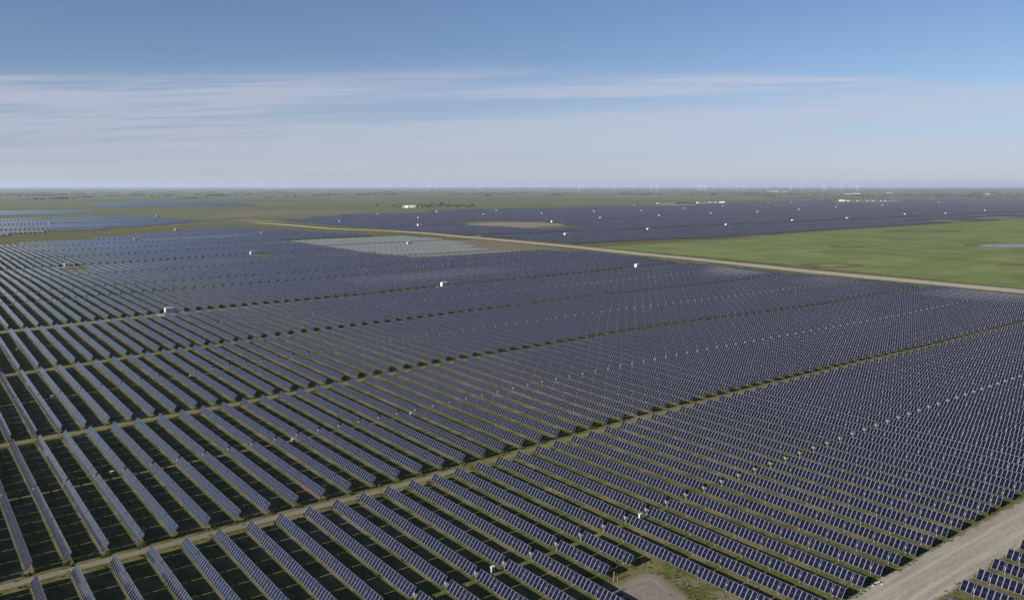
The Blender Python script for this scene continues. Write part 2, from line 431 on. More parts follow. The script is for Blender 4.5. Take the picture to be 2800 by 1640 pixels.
def blob(name, pts, material, off=0.06, seed=0):
    """an irregular patch of ground inside a rough outline; v grows to 1 at its rim"""
    P = np.array(pts, float); c = P.mean(0); rng = np.random.default_rng(seed)
    n = 64
    L = np.concatenate([[0], np.cumsum(np.hypot(*np.diff(np.vstack([P, P[:1]]), axis=0).T))])
    t = np.linspace(0, L[-1], n, endpoint=False); Q = np.vstack([P, P[:1]])
    E_ = np.stack([np.interp(t, L, Q[:, 0]), np.interp(t, L, Q[:, 1])], -1)
    k = np.ones(5) / 5
    for j in (0, 1): E_[:, j] = np.convolve(np.concatenate([E_[-2:, j], E_[:, j], E_[:2, j]]), k, 'valid')
    wob = 1 + .05 * np.convolve(rng.normal(size=n + 4), k, 'valid')
    E_ = c + (E_ - c) * wob[:, None]
    E_ = np.vstack([E_, E_[:1]])
    rr = np.linspace(0.02, 1, 14)
    X = c[0] + (E_[:, :1] - c[0]) * rr; Y = c[1] + (E_[:, 1:] - c[1]) * rr
    U = np.repeat(np.linspace(0, 30, n + 1)[:, None], 14, 1); W = np.repeat(rr[None], n + 1, 0)
    return tag(sheet(name, X, Y, terrain(X, Y) + off, material, uv=(U, W)), kind='structure')

PITCHX = 6.41; X0 = 20.75
ROADX = 590.0
LANES = [(160.4, 3.5, M_TRACK, 'dirt_track'), (256.8, 4.2, M_GRASSTRACK, 'grass_track'), (353.2, 3.8, M_GRASSTRACK, 'grass_track'),
         (452.0, 7.2, M_TRACK, 'dirt_track'), (596.5, 4.0, M_GRASSTRACK, 'grass_track'), (785.0, 6.0, M_TRACK, 'dirt_track')]
for y, wd, m, nm in LANES:
    if m is M_TRACK and y < 200:
        strip(nm, [(-110, y), (40, y + .3), (112, y)], wd, m); strip('grass_track', [(112, y), (200, y + .3), (400, y - .2), (ROADX - 9, y)], wd, M_GRASSTRACK)
    else: strip(nm, [(-110, y), (200, y + .3), (400, y - .2), (ROADX - 9, y)], wd, m)
strip('gravel_road', [(60, 62), (124, 61.9), (150, 61.6), (172, 61.0), (195, 60.4), (330, 60), (640, 60)], 11.5, M_ROAD, off=.05, step=2.5, across=8)
far_px = [(2800, 797), (2572, 776), (2223, 743), (2000, 720), (1800, 699), (1672, 686), (1560, 674), (1400, 659), (1200, 641), (1050, 631), (900, 625), (760, 613), (640, 605)]
FR = [(600, 20), (600, 120)] + [at(*p) for p in far_px]
strip('service_road', FR, 30, M_FARROAD, off=.06, step=6, across=8)
left_px = [(640, 604), (585, 606), (470, 616), (330, 633), (211, 645), (60, 655), (0, 660)]
LR = [at(*p) for p in left_px]; LR.append((LR[-1][0] - 120, LR[-1][1] - 10))
strip('service_road', LR, 16, M_PALE if False else M_GRASSTRACK, off=.06, step=8, across=6)
blob('clearing', [at(*p) for p in [(1628, 1604), (1700, 1585), (1752, 1550), (1800, 1558), (1850, 1600), (1920, 1655), (1900, 1720), (1740, 1700), (1655, 1655)]], M_CLEAR, seed=3)

G_TOP = [(618, 646), (660, 652), (729, 656), (870, 664), (1236, 706), (1412, 700), (1991, 712), (3600, 735)]
loft('green_field', [(614, -40), (3600, -40)], G_TOP, M_GREEN, n=160, m=60)
loft('field_margin', [(a, b_y - 9) for a, b_y in G_TOP], [(a, b_y + 3) for a, b_y in G_TOP], M_PALE, n=120, m=3, off=.1)
def ell(cx, cy, rx, ry, n=18): return [(cx + rx * math.cos(2 * math.pi * k / n), cy + ry * math.sin(2 * math.pi * k / n)) for k in range(n)]
for i, (u0, v0, du, dv, m_i, nm) in enumerate([(2275, 726, 95, 7, M_TANP, 'bare_patch'), (2315, 675, 50, 4, M_PATCH, 'dry_patch'), (2520, 632, 120, 4, M_PATCH, 'dry_patch'),
        (2760, 724, 40, 3, M_PATCH, 'dry_patch'), (2560, 606, 130, 3, M_PATCH, 'dry_patch'), (2660, 671, 25, 4, M_PATCH, 'dry_patch')]):
    blob(nm, [at(*q) for q in ell(u0, v0, du, dv)], m_i, off=.12, seed=10 + i)
blob('pond', [at(*q) for q in ell(2790, 672, 118, 4.5)], M_WATER, off=.16, seed=21)
blob('bare_ground', [at(*q) for q in [(540, 604), (600, 598), (700, 597), (820, 603), (860, 612), (760, 610), (640, 608)]], M_TANP, off=.1, seed=44)
loft('reddish_field', [at(*q) for q in [(560, 598), (800, 588), (1000, 582)]], [at(*q) for q in [(600, 580), (800, 576), (1000, 577)]], M_PINK, off=.2)

# ------------------------------------------------------------------ solar trackers
TILT = R(52); HUB = 1.45; BAYS = [5, 6, 6, 6, 6, 6, 6, 2]; BGAP = 0.26; MGAP = 1.2
WING = sum(BAYS) + BGAP * (len(BAYS) - 1)           # 45.1 m
HALF = MGAP / 2 + WING
def bay_spans(bays=BAYS):
    y = MGAP / 2; out = []
    for n in bays: out.append((y, n)); y += n + BGAP
    return out
BOXF = np.array([[4, 5, 7, 6], [0, 2, 3, 1], [0, 1, 5, 4], [2, 6, 7, 3], [0, 4, 6, 2], [1, 3, 7, 5]])
def boxes_mesh(name, C, U, mats):
    """C (n,8,3): corner index = s + 2*y + 4*n bits; U (n,) modules along the box"""
    n = len(C); V = C.reshape(-1, 3)
    F = (BOXF[None] + 8 * np.arange(n)[:, None, None]).reshape(-1, 4)
    uv = np.full((n, 6, 4, 2), .5, np.float32)
    # top face order 4,5,7,6 : (s0,y0) (s1,y0) (s1,y1) (s0,y1)
    uv[:, 0, :, 1] = [0, 1, 1, 0]
    uv[:, 0, 2, 0] = U; uv[:, 0, 3, 0] = U; uv[:, 0, 0, 0] = 0; uv[:, 0, 1, 0] = 0
    mi = np.tile([0, 2, 1, 1, 1, 1], n)
    return mesh_np(name, V, F, mats, mi, uv)
PM = [M_PANEL, M_ALU, M_BACK]
def flat_boxes(spans, half=1.0, th=.035):
    """panel boxes lying flat (s = x, y, n = z), spans [(y0,y1)]"""
    C = np.zeros((len(spans), 8, 3))
    for i, (a, c) in enumerate(spans):
        for k in range(8): C[i, k] = ((-half, half)[k & 1], (a, c)[(k >> 1) & 1], (-th / 2 + .10, th / 2 + .10)[k >> 2])
    return C
ONE = boxes_mesh('solar_panel', flat_boxes([(-.4925, .4925)]), np.ones(1), PM)
def wing_mesh(bays=BAYS, name='panel_wing'):
    sp = []
    for y, n in bay_spans(bays): sp += [(y + j + .0075, y + j + .9925) for j in range(n)]
    return boxes_mesh(name, flat_boxes(sp), np.ones(len(sp)), PM)
WINGM = wing_mesh(); SHORTM = wing_mesh([5, 6, 2])
def tube_mesh(y0, y1): return MB().box((0, (y0 + y1) / 2, 0), (.13, y1 - y0, .13), bevel=.02).mesh('torque_tube', M_STEEL)
TUBEM = tube_mesh(-HALF + .2, HALF - .2); TUBES = tube_mesh(-(MGAP / 2 + 13.3), HALF - .2)
def post_geo(mb, y):
    mb.box((0, y, HUB / 2 - .45), (.10, .015, HUB + .85)).box((-.055, y, HUB / 2 - .45), (.012, .13, HUB + .85)).box((.055, y, HUB / 2 - .45), (.012, .13, HUB + .85))
    mb.tube((0, y - .06, HUB), (0, y + .06, HUB), .115, seg=10)
pm = MB(); post_geo(pm, 0); POSTM = pm.mesh('post', M_STEEL)
POSTY = [y - BGAP / 2 for y, n in bay_spans()[1:]]
def frame_mesh(y0, y1, posts):
    """torque tube and its piles as one connected body"""
    bm = bmesh.new(); cuts = sorted([y0, y1] + [p - .07 for p in posts] + [p + .07 for p in posts]); r = .065
    rings = [[bm.verts.new((sx_ * r, y, HUB + sz_ * r)) for sx_, sz_ in ((-1, -1), (1, -1), (1, 1), (-1, 1))] for y in cuts]
    bm.faces.new(rings[0][::-1]); bm.faces.new(rings[-1]); low = []
    for a, c in zip(rings[:-1], rings[1:]):
        for q in range(4):
            f = bm.faces.new((a[q], a[(q + 1) % 4], c[(q + 1) % 4], c[q]))
            if q == 0 and abs(c[0].co.y - a[0].co.y - .14) < .01: low.append(f)
    for f in low:
        e = bmesh.ops.extrude_face_region(bm, geom=[f])
        for v in e['geom']:
            if isinstance(v, bmesh.types.BMVert): v.co.z = -.85
    bmesh.ops.delete(bm, geom=low, context='FACES_ONLY'); bmesh.ops.recalc_face_normals(bm, faces=bm.faces)
    me = bpy.data.meshes.new('support_frame'); bm.to_mesh(me); bm.free(); me.materials.append(M_STEEL); return me
FRAMEM = frame_mesh(-HALF + .2, HALF - .2, [0] + POSTY + [-q for q in POSTY])
FRAMES = frame_mesh(-(MGAP / 2 + 13.3), HALF - .2, [0] + POSTY + [-q for q in POSTY if q < 13.3])
dm = MB()
dm.tube((-.06, 0, HUB), (.16, 0, HUB), .21, seg=14).box((0, 0, HUB), (.24, .36, .30), bevel=.04).tube((.03, -.05, HUB - .15), (-.22, -.05, HUB - .48), .06, seg=10)
dm.box((0, .36, HUB), (.16, .10, .24), bevel=.02).box((0, -.36, HUB), (.16, .10, .24), bevel=.02).box((-.26, .12, HUB - .28), (.15, .22, .28), rot=(0, .3, 0), bevel=.02)
dm.box((-.34, 0, HUB + .16), (.40, .30, .04), rot=(0, -TILT, 0), bevel=.01)
DRIVEM = dm.mesh('slew_drive', M_DRIVE)

def blocks():
    """(y centre, kind) of the tracker blocks of the main field from front to back"""
    return [112.0, 208.6, 305.0, 401.4, 501.6, 549.6 + 23.0, 642.6, 736.6, 833.8, 930.0, 1026.3, 1122.6, 1219.0, 1315.0]
# polygons of array ground, from the frame
def inside(px, py, poly):
    poly = np.array(poly); r = np.zeros(np.shape(px), bool); j = len(poly) - 1
    for i in range(len(poly)):
        xi, yi = poly[i]; xj, yj = poly[j]
        c = ((yi > py) != (yj > py)) & (px < (xj - xi) * (py - yi) / (yj - yi + 1e-12) + xi)
        r ^= c; j = i
    return r
EDGE_PX = [(2800, 806), (2572, 784), (2223, 751), (1876, 717), (1672, 692), (1571, 685), (1400, 670), (1200, 652), (1010, 640), (864, 632), (724, 625), (596, 612), (526, 620), (431, 633), (350, 639), (208, 650), (48, 660), (0, 666)]
EDGE = [at(u_, v_, 2.3) for u_, v_ in EDGE_PX]
EDGE = [(x + (4 if i < 9 else 0), y) for i, (x, y) in enumerate(EDGE)]
MAIN = [(-75, -60), (EDGE[0][0], -60)] + EDGE + [(-75, EDGE[-1][1])]
GREY = [at(*p) for p in [(784, 661), (938, 656), (1086, 647), (1180, 652), (1265, 660), (1420, 677), (1571, 684), (1420, 690), (1286, 696), (1164, 706), (1080, 702), (990, 692), (900, 680), (852, 670)]]
GREYT = [at(*p) for p in [(784, 661), (938, 656), (1086, 647), (1180, 652), (1255, 661), (1310, 677), (1340, 692), (1286, 696), (1164, 706), (1080, 702), (990, 692), (900, 680), (852, 670)]]
blob('bare_ground', GREY, M_GREYSOIL, off=.07, seed=5)
blob('bare_ground', [at(*p) for p in [(1225, 658), (1300, 656), (1400, 664), (1480, 675), (1560, 683), (1450, 687), (1330, 684), (1240, 675)]], M_PINK, off=.12, seed=6)
FAR = [at(*p) for p in [(752, 603), (1052, 627), (1250, 644), (1436, 657), (1640, 673), (1800, 671), (1983, 656), (2304, 627), (2467, 619), (2800, 597), (3300, 575), (3300, 545),
                        (2800, 541), (2500, 541), (2206, 547), (1983, 553), (1900, 561), (1800, 563), (1550, 566), (1265, 573), (1130, 581), (900, 590)]]
PATCH = [at(*p) for p in [(1262, 612), (1412, 607), (1512, 610), (1560, 615), (1500, 619), (1440, 624), (1330, 621)]]
PATCH2 = [at(*p) for p in [(2480, 604), (2560, 600), (2690, 605), (2600, 610)]]
SUBST = [at(*p) for p in [(2270, 553), (2290, 546), (2460, 546), (2480, 553)]]
FARL = [[at(*p) for p in [(-60, 651), (0, 648), (60, 640), (211, 633), (330, 626), (445, 616), (560, 605), (470, 598), (400, 593), (300, 593), (120, 598), (-60, 600)]],
        [at(*p) for p in [(-60, 592), (60, 590), (260, 584), (250, 576), (60, 576), (-60, 578)]],
        [at(*p) for p in [(230, 567), (420, 566), (720, 563), (640, 555), (420, 552), (280, 557)]]]
blob('bare_patch', PATCH, M_TAN, off=.08, seed=8)
CLEARK = {12, 13}
AREA_ROW = [(-1.0, 1)]
# stations keep clear ground round them
STATIONS_PX = [(469, 862), (1218, 790), (1745, 730), (187, 727), (693, 691), (1120, 670), (374, 659), (719, 641), (484, 631)]
STN = [at(*p) for p in STATIONS_PX]
LANE_Y = [452.0, 596.5, 785.0, 881.0, 975.0, 1070.5]
STN = [(x * q / y, q) for i, (x, y) in enumerate(STN) for q in [min(LANE_Y, key=lambda q: abs(q - y)) if i < 5 else y]]
def near_station(x, y):
    r = np.zeros(np.shape(x), bool)
    for sx, sy in STN[:5]: r |= (np.abs(x - sx) < 10) & (np.abs(y - sy) < 49)
    return r

rows = []        # (x, y centre, block index, k)
for bi, yc in enumerate(blocks()):
    if bi == 5: continue
    for k in range(-15, 92): rows.append((X0 + PITCHX * k, yc, bi + 1, k))
for k in range(18, 75): rows.append((X0 + PITCHX * k - .4, 55.6 - HALF, 0, k))
rows = np.array(rows)
ok = np.ones(len(rows), bool)
for yy in (-HALF + 1, 0, HALF - 1): ok &= inside(rows[:, 0], rows[:, 1] + yy, MAIN) | (rows[:, 2] == 0)
for yy in np.linspace(-HALF, HALF, 9): ok &= ~inside(rows[:, 0], rows[:, 1] + yy, GREY)
halves = []
for x, yc, b, k in rows[~ok]:
    if b == 0: continue
    for s_ in (1, -1):
        ym = yc + s_ * (MGAP / 2 + WING / 2); q = np.array([-21., -10, 0, 10, 21]); xx = np.full(5, x)
        if inside(xx, ym + q, MAIN).all() and not inside(xx, ym + q, GREY).any() and yc < 1290: halves.append((x, ym))
rows = rows[ok]
# which trackers show, and how large
yy = np.linspace(-HALF, HALF, 13)
sx = np.repeat(rows[:, :1], 13, 1); sy = rows[:, 1:2] + yy
pu, pv, pz = project(sx, sy, terrain(sx, sy) + HUB)
vis = (pu > -6) & (pu < 2806) & (pv < 1646) & (pz > 5)
size = (vis / pz ** 2).sum(1)
order = np.argsort(-size)
N_IND, N_DETAIL = 300, 30
ind = [i for i in order[:N_IND] if size[i] > 0]
detail = set(ind[:N_DETAIL])
indset = set(ind)

ORD = {1: 'first', 2: 'second', 3: 'third', 4: 'fourth', 5: 'fifth', 6: 'sixth', 7: 'seventh', 8: 'eighth', 9: 'ninth', 10: 'tenth', 11: 'eleventh', 12: 'twelfth', 13: 'thirteenth',
       14: 'fourteenth', 15: 'fifteenth', 16: 'sixteenth', 17: 'seventeenth', 18: 'eighteenth', 19: 'nineteenth'}
TENS = {2: 'twent', 3: 'thirt', 4: 'fort', 5: 'fift', 6: 'sixt', 7: 'sevent', 8: 'eight', 9: 'ninet'}
def ordinal(n):
    if n in ORD: return ORD[n]
    if n >= 100: return 'hundred-and-' + ordinal(n - 100) if n > 100 else 'hundredth'
    t, u_ = divmod(n, 10)
    return TENS[t] + 'ieth' if u_ == 0 else TENS[t] + 'y-' + ORD[u_]
BACK = {q: f'{ordinal(q)} block back' for q in range(2, 20)}
byblock = {}
for i in ind: byblock.setdefault(int(rows[i, 2]), []).append(i)
labels = {}
for b, lst in byblock.items():
    lst.sort(key=lambda i: rows[i, 0])
    if b == 1:
        left = [i for i in lst if rows[i, 3] < 12][::-1]; right = [i for i in lst if rows[i, 3] > 13]
        for n, i in enumerate(left): labels[i] = f'{ordinal(n + 1)} full panel row left of the bare soil clearing, nearest block'
        for n, i in enumerate(right): labels[i] = f'{ordinal(n + 1)} panel row right of the bare soil clearing, nearest block by gravel road'
        for i in lst:
            if rows[i, 3] == 12: labels[i] = 'left one of two short panel rows ending at the bare soil clearing'
            if rows[i, 3] == 13: labels[i] = 'right one of two short panel rows ending at the bare soil clearing'
    elif b == 0:
        n = 0
        for i in lst:
            n += 1; labels[i] = f'{ordinal(n)} panel row from the left beyond the gravel road, lower right corner'
    else:
        for n, i in enumerate(lst): labels[i] = f'{ordinal(n + 1)} row of tilted solar panels from the left in the {BACK[b]}'
GROUPS = {0: 'panel rows beyond the gravel road'}
count_ind = 0
for i in ind:
    x, yc, b, k = rows[i]; b = int(b); k = int(k)
    short = b == 1 and k in CLEARK
    z0, z1 = tz(x, yc - 40), tz(x, yc + 40); zc = tz(x, yc)
    slope = math.atan2(z1 - z0, 80)
    t = empty('solar_tracker', (x, yc, (z0 + z1 + 2 * zc) / 4), (slope, 0, 0))
    tag(t, labels[i], 'solar tracker', GROUPS.get(b, 'tilted solar tracker rows'))
    tl = TILT + R(random.gauss(0, 1.1))
    if b == 0 and k == min(int(rows[j, 3]) for j in byblock[0]):
        tl = R(-14); t['label'] = 'panel row lying almost flat beyond the gravel road, bottom right corner'
    zt = HUB
    link('slew_drive', DRIVEM, t)
    ym_s = MGAP / 2 + 13.6
    if i in detail:
        link('torque_tube', TUBES if short else TUBEM, t).location = (0, 0, zt)
        for sgn in (1, -1):
            for y, n in bay_spans():
                for j in range(n):
                    yy_ = y + j + .5
                    if sgn < 0 and short and yy_ > ym_s: continue
                    o = link('solar_panel', ONE, t); o.location = (0, sgn * yy_, zt); o.rotation_euler = (0, -tl + random.uniform(-.0015, .0015), 0)
        for y in [0] + POSTY + [-q for q in POSTY]:
            if short and y < -ym_s: continue
            link('post', POSTM, t).location = (0, y, 0)
    else:
        o = link('panel_wing', WINGM, t); o.location = (0, 0, zt); o.rotation_euler = (0, -tl, 0)
        o = link('panel_wing', SHORTM if short else WINGM, t); o.location = (0, 0, zt); o.rotation_euler = (0, tl, math.pi)
        link('support_frame', FRAMES if short else FRAMEM, t)
    count_ind += 1

def tracker_mass(name, X, Y, tilt, per_bay=False, drives=True, half=HALF, jit=1.0):
    """many far trackers as one mesh"""
    n = len(X)
    if per_bay:
        sp = [(s * y if s > 0 else -(y + m), s * (y + m) if s > 0 else -y, m) for s in (1, -1) for y, m in bay_spans()]
    else:
        sp = [(MGAP / 2, half, 43), (-half, -MGAP / 2, 43)]
    S = len(sp)
    a = np.array([q[0] for q in sp]); c = np.array([q[1] for q in sp]); mm = np.array([q[2] for q in sp], float)
    tl = tilt + np.radians(RNG.uniform(-jit, jit, (n, 1))) + np.radians(RNG.uniform(-.25, .25, (n, S)))
    C = np.zeros((n, S, 8, 3))
    zl = [terrain(X[:, None], Y[:, None] + e[None]) for e in (a, c)]
    for k in range(8):
        s = (-1.0, 1.0)[k & 1]; e = (a, c)[(k >> 1) & 1]; nn = (.08, .12)[k >> 2]
        C[:, :, k, 0] = X[:, None] + s * np.cos(tl) - nn * np.sin(tl)
        C[:, :, k, 1] = Y[:, None] + e[None]
        C[:, :, k, 2] = zl[(k >> 1) & 1] + HUB + s * np.sin(tl) + nn * np.cos(tl)
    C = C.reshape(-1, 8, 3); U = np.tile(mm, n)
    me_mats = PM + [M_STEEL, M_DRIVE]
    V = [C.reshape(-1, 3)]; F = [(BOXF[None] + 8 * np.arange(len(C))[:, None, None]).reshape(-1, 4)]
    uv = np.full((len(C), 6, 4, 2), .5, np.float32); uv[:, 0, :, 1] = [0, 1, 1, 0]; uv[:, 0, 2, 0] = U; uv[:, 0, 3, 0] = U; uv[:, 0, 0, 0] = 0; uv[:, 0, 1, 0] = 0
    UVS = [uv.reshape(-1, 2)]; MI = [np.tile([0, 2, 1, 1, 1, 1], len(C))]
    base = len(C) * 8
    if drives:
        def addb(dx, dy0, dy1, z0, z1, mi):
            nonlocal base
            B = np.zeros((n, 8, 3))
            for k in range(8):
                ye = (dy0, dy1)[(k >> 1) & 1]
                B[:, k, 0] = X + (-dx, dx)[k & 1]; B[:, k, 1] = Y + ye; B[:, k, 2] = terrain(X, Y + ye) + (z0, z1)[k >> 2]
            V.append(B.reshape(-1, 3)); F.append((BOXF[None] + 8 * np.arange(n)[:, None, None]).reshape(-1, 4) + base)
            UVS.append(np.full((n * 24, 2), .5)); MI.append(np.full(n * 6, mi)); base += n * 8
        addb(.16, -.3, .3, HUB - .2, HUB + .2, 4)
        addb(.07, -half + .2, half - .2, HUB - .07, HUB + .07, 3)
        for q in (0, half - 2.2, -half + 2.2, half * .55, -half * .55): addb(.06, q - .06, q + .06, -.3, HUB, 3)
    me = mesh_np(name, np.vstack(V), np.vstack(F), me_mats, np.concatenate(MI), np.vstack(UVS))
    return tag(link(name, me), kind='stuff')
rest = np.array([i for i in range(len(rows)) if i not in indset])
RX, RY = rows[rest, 0], rows[rest, 1]
keep = ~(near_station(RX, RY)); 
short_s = ~keep
sel = keep
o = tracker_mass('solar_tracker_rows', RX[sel], RY[sel], TILT, per_bay=True)
tag(o, 'tilted rows of dark solar panels filling the middle of the site', 'solar trackers')
# rows cut short by a station pad: one wing only on the far side
hv_ = np.array([h_ for h_ in halves if not near_station(np.array([h_[0]]), np.array([h_[1]]))[0]])
tag(tracker_mass('solar_tracker_rows', hv_[:, 0], hv_[:, 1], TILT, half=22.5), 'short panel rows filling the crooked edges along the service road', 'solar trackers')
# the extra half block behind the wide dirt track
hx = X0 + PITCHX * np.arange(-15, 92); hy = np.full(len(hx), 572.0)
okh = np.ones(len(hx), bool)
for q in (-22, 0, 22): okh &= inside(hx, hy + q, MAIN) & ~inside(hx, hy + q, GREY)
o = tracker_mass('solar_tracker_rows', hx[okh], hy[okh], TILT, half=22.5)
tag(o, 'band of shorter tilted panel rows behind the wide dirt track', 'solar trackers')

def lattice(poly, tilt, name, label, yshift=0.0, period=96.4, wide_every=4, holes=(), pitch=PITCHX, drives=False, half=HALF, keep=1.0, lanes=False):
    P = np.array(poly); x0, y0 = P.min(0); x1, y1 = P.max(0)
    xs = np.arange(x0, x1, pitch); ys = []; lanes_at = []; y = y0 + yshift; c = 0
    while y < y1 + period:
        ys.append(y); c += 1
        if c % wide_every == 0: lanes_at.append(y + period / 2 + 12)
        y += period + (24 if c % wide_every == 0 else 0)
    X, Y = np.meshgrid(xs, np.array(ys), indexing='ij'); X = X.ravel(); Y = Y.ravel()
    okk = np.ones(len(X), bool)
    for q in np.linspace(-half, half, 5) * .8:
        okk &= inside(X, Y + q, poly)
        for h_ in holes: okk &= ~inside(X, Y + q, h_)
    X, Y = X[okk], Y[okk]
    if lanes:
        for yl in lanes_at:
            q = np.arange(x0, x1, 12.); q = q[inside(q, np.full(len(q), yl), poly)]
            if len(q) > 6: strip('service_lane', [(q[0], yl), (q[-1], yl)], 15, M_FARROAD, off=.1, step=30)
    if keep < 1: s_ = RNG.random(len(X)) < keep; X, Y = X[s_], Y[s_]
    return tag(tracker_mass(name, X, Y, tilt, drives=drives, half=half), label, 'solar trackers')
lattice(FAR, TILT, 'distant_tracker_rows', 'vast dark panel field beyond the pale service road', yshift=20, holes=[PATCH, PATCH2, SUBST], wide_every=3, lanes=True)
lattice(GREYT, R(-52), 'stowed_tracker_rows', 'greyish panel rows turned away, beside the service road', half=22, period=48, yshift=10)
for q, lb in zip(FARL, ['panel field reflecting pale sky at the far left beyond the grassy road', 'thin distant strip of panel rows at the left edge', 'narrow distant band of panel rows in the left fields']):
    lattice(q, TILT, 'distant_tracker_rows', lb, yshift=8, drives=False, half=22, period=48)

# ------------------------------------------------------------------ inverter stations and cabinets
def station_parts():
    P = {}
    P['concrete_base'] = (MB().box((0, 0, .0), (9.4, 3.4, .7), bevel=.05).mesh('concrete_base', M_CONC))
    P['inverter_container'] = (MB().box((-1.3, 0, 1.85), (5.4, 2.5, 2.9), bevel=.06)
        .box((-1.3, 0, 3.34), (5.6, 2.7, .10), bevel=.02).mesh('inverter_container', M_WHITE))
    d = MB()
    for q in (-3.2, -1.9, -.6, .7): d.box((q, -1.28, 1.75), (1.05, .06, 2.3), bevel=.015)
    P['door'] = d.mesh('door', M_OFFW)
    l = MB()
    for q in (-3.2, -1.9, -.6):
        for zz in range(6): l.box((q, -1.33, 2.0 + zz * .12), (.7, .04, .05))
    P['louvre'] = l.mesh('louvre', M_DARK)
    tr = MB().box((3.0, 0, 1.35), (1.7, 1.9, 1.9), bevel=.05)
    for q in range(7): tr.box((3.0 - .7 + q * .23, -1.12, 1.3), (.05, .32, 1.4)); tr.box((3.0 - .7 + q * .23, 1.12, 1.3), (.05, .32, 1.4))
    for q in (-.5, 0, .5): tr.tube((3.0 + q, 0, 2.3), (3.0 + q, 0, 2.85), .08, .04, seg=8)
    P['transformer'] = tr.mesh('transformer', M_OFFW)
    P['switchgear_cabinet'] = (MB().box((4.25, -.4, 1.1), (.55, 1.3, 1.5), bevel=.03).box((4.25, -.4, 1.9), (.7, 1.5, .08)).mesh('switchgear_cabinet', M_WHITE))
    hv = MB()
    for q in (-2.9, -1.3, .3): hv.box((q, 0, 3.58), (1.1, 1.6, .38), bevel=.06)
    P['roof_unit'] = hv.mesh('roof_unit', M_OFFW)
    return P
SP = station_parts()
SLAB = ['white inverter station beside two wide shadows on the dirt track, left of centre', 'white inverter station on a grassy pad near the middle of the panel field',
        'white inverter station at the right, close to the pale service road', 'small inverter station among pale rows near the left edge',
        'white inverter station on a pale pad in the rear left panel rows', 'white inverter station standing among the greyish flat panels',
        'small white inverter hut in the back left rows, below the grassy road', 'white inverter hut in front of the pale service road, back left', 'white inverter hut under the grassy road bend, back left']
for i, (x, y) in enumerate(STN):
    z = tz(x, y)
    s = empty('inverter_station', (x, y, z + .1), (0, 0, 0))
    tag(s, SLAB[i], 'inverter station', 'inverter stations among the panels')
    s.scale = (.82, .9, 1.0)
    for k_, me in SP.items(): link(k_, me, s)
    if i < 5:
        blob('gravel_pad', [(x - 13, y - 7), (x + 9, y - 7), (x + 10, y + 6), (x - 11, y + 6)], M_PADG, off=.09, seed=30 + i)
# rows beside a pad: keep one wing
cut = rows[rest][short_s]
if len(cut):
    Vx, Vy, Hh = [], [], []
    for x, yc, b, k in cut:
        for s_ in (1, -1):
            a_, c_ = yc + s_ * MGAP / 2, yc + s_ * HALF
            lo, hi = min(a_, c_), max(a_, c_)
            clear = True
            for sx_, sy_ in STN[:5]:
                if abs(x - sx_) < 10 and lo < sy_ + 3.0 and hi > sy_ - 3.0 and abs(sy_ - 452) > 60: clear = False
            if clear: Vx.append(x); Vy.append((lo + hi) / 2)
    if Vx: tag(tracker_mass('solar_tracker_rows', np.array(Vx), np.array(Vy), TILT, half=22.5), 'panel rows cut short beside the inverter pads', 'solar trackers')

# distant inverter huts, each one mesh, in the dark field beyond the service road
hm = MB().box((0, 0, 1.7), (7.5, 3.0, 3.2), bevel=.08, mi=0).box((0, 0, 3.36), (7.8, 3.3, .16), bevel=.03, mi=0).box((5.2, 0, 1.2), (2.0, 2.4, 2.4), bevel=.08, mi=1)
hm.box((-2.2, -1.55, 1.6), (1.3, .08, 2.2), mi=1).box((0, -1.55, 1.6), (1.3, .08, 2.2), mi=1).box((2.2, -1.55, 1.6), (1.3, .08, 2.2), mi=1).box((.5, 0, .05), (10, 3.8, .5), mi=2)
HUT = hm.mesh('inverter_hut', [M_WHITE, M_OFFW, M_CONC])
c5 = lambda x, y: (900 + x / 2.46, 480 + y / 2.46)
c6 = lambda x, y: (1800 + x / 2.46, 480 + y / 2.46)
hp = [c5(*a) for a in [(80, 317), (335, 267), (607, 293), (607, 342), (727, 250), (1130, 242), (1045, 268), (1435, 262), (1505, 318), (1830, 294), (1597, 408), (2150, 372), (2105, 242), (2055, 208), (1787, 248)]]
hp += [c6(*a) for a in [(10, 278), (178, 227), (460, 341), (905, 311), (1272, 295), (1660, 267), (1935, 262), (2198, 242), (950, 235), (670, 251), (1885, 188), (1840, 160), (1510, 206), (2360, 170), (1197, 218), (897, 186), (740, 191), (1010, 168), (435, 209), (357, 260), (1105, 163)]]
hp.sort()
for n, p in enumerate(hp):
    x, y = at(*p)
    o = link('inverter_hut', HUT); o.location = (x, y, tz(x, y) + 1.0)
    tag(o, f'{ordinal(n + 1)} white hut from the left in the distant dark panel field', 'inverter hut', 'white huts in the distant panel field')
hl = [(432, 592), (140, 613)]
for (u_, v_), lb in zip(hl, ['white hut at the far edge of the pale left panel field', 'small hut inside the pale far left panel field']):
    x, y = at(u_, v_); o = link('inverter_hut', HUT); o.location = (x, y, tz(x, y) + .6)
    tag(o, lb, 'inverter hut', 'white huts in the distant panel field')

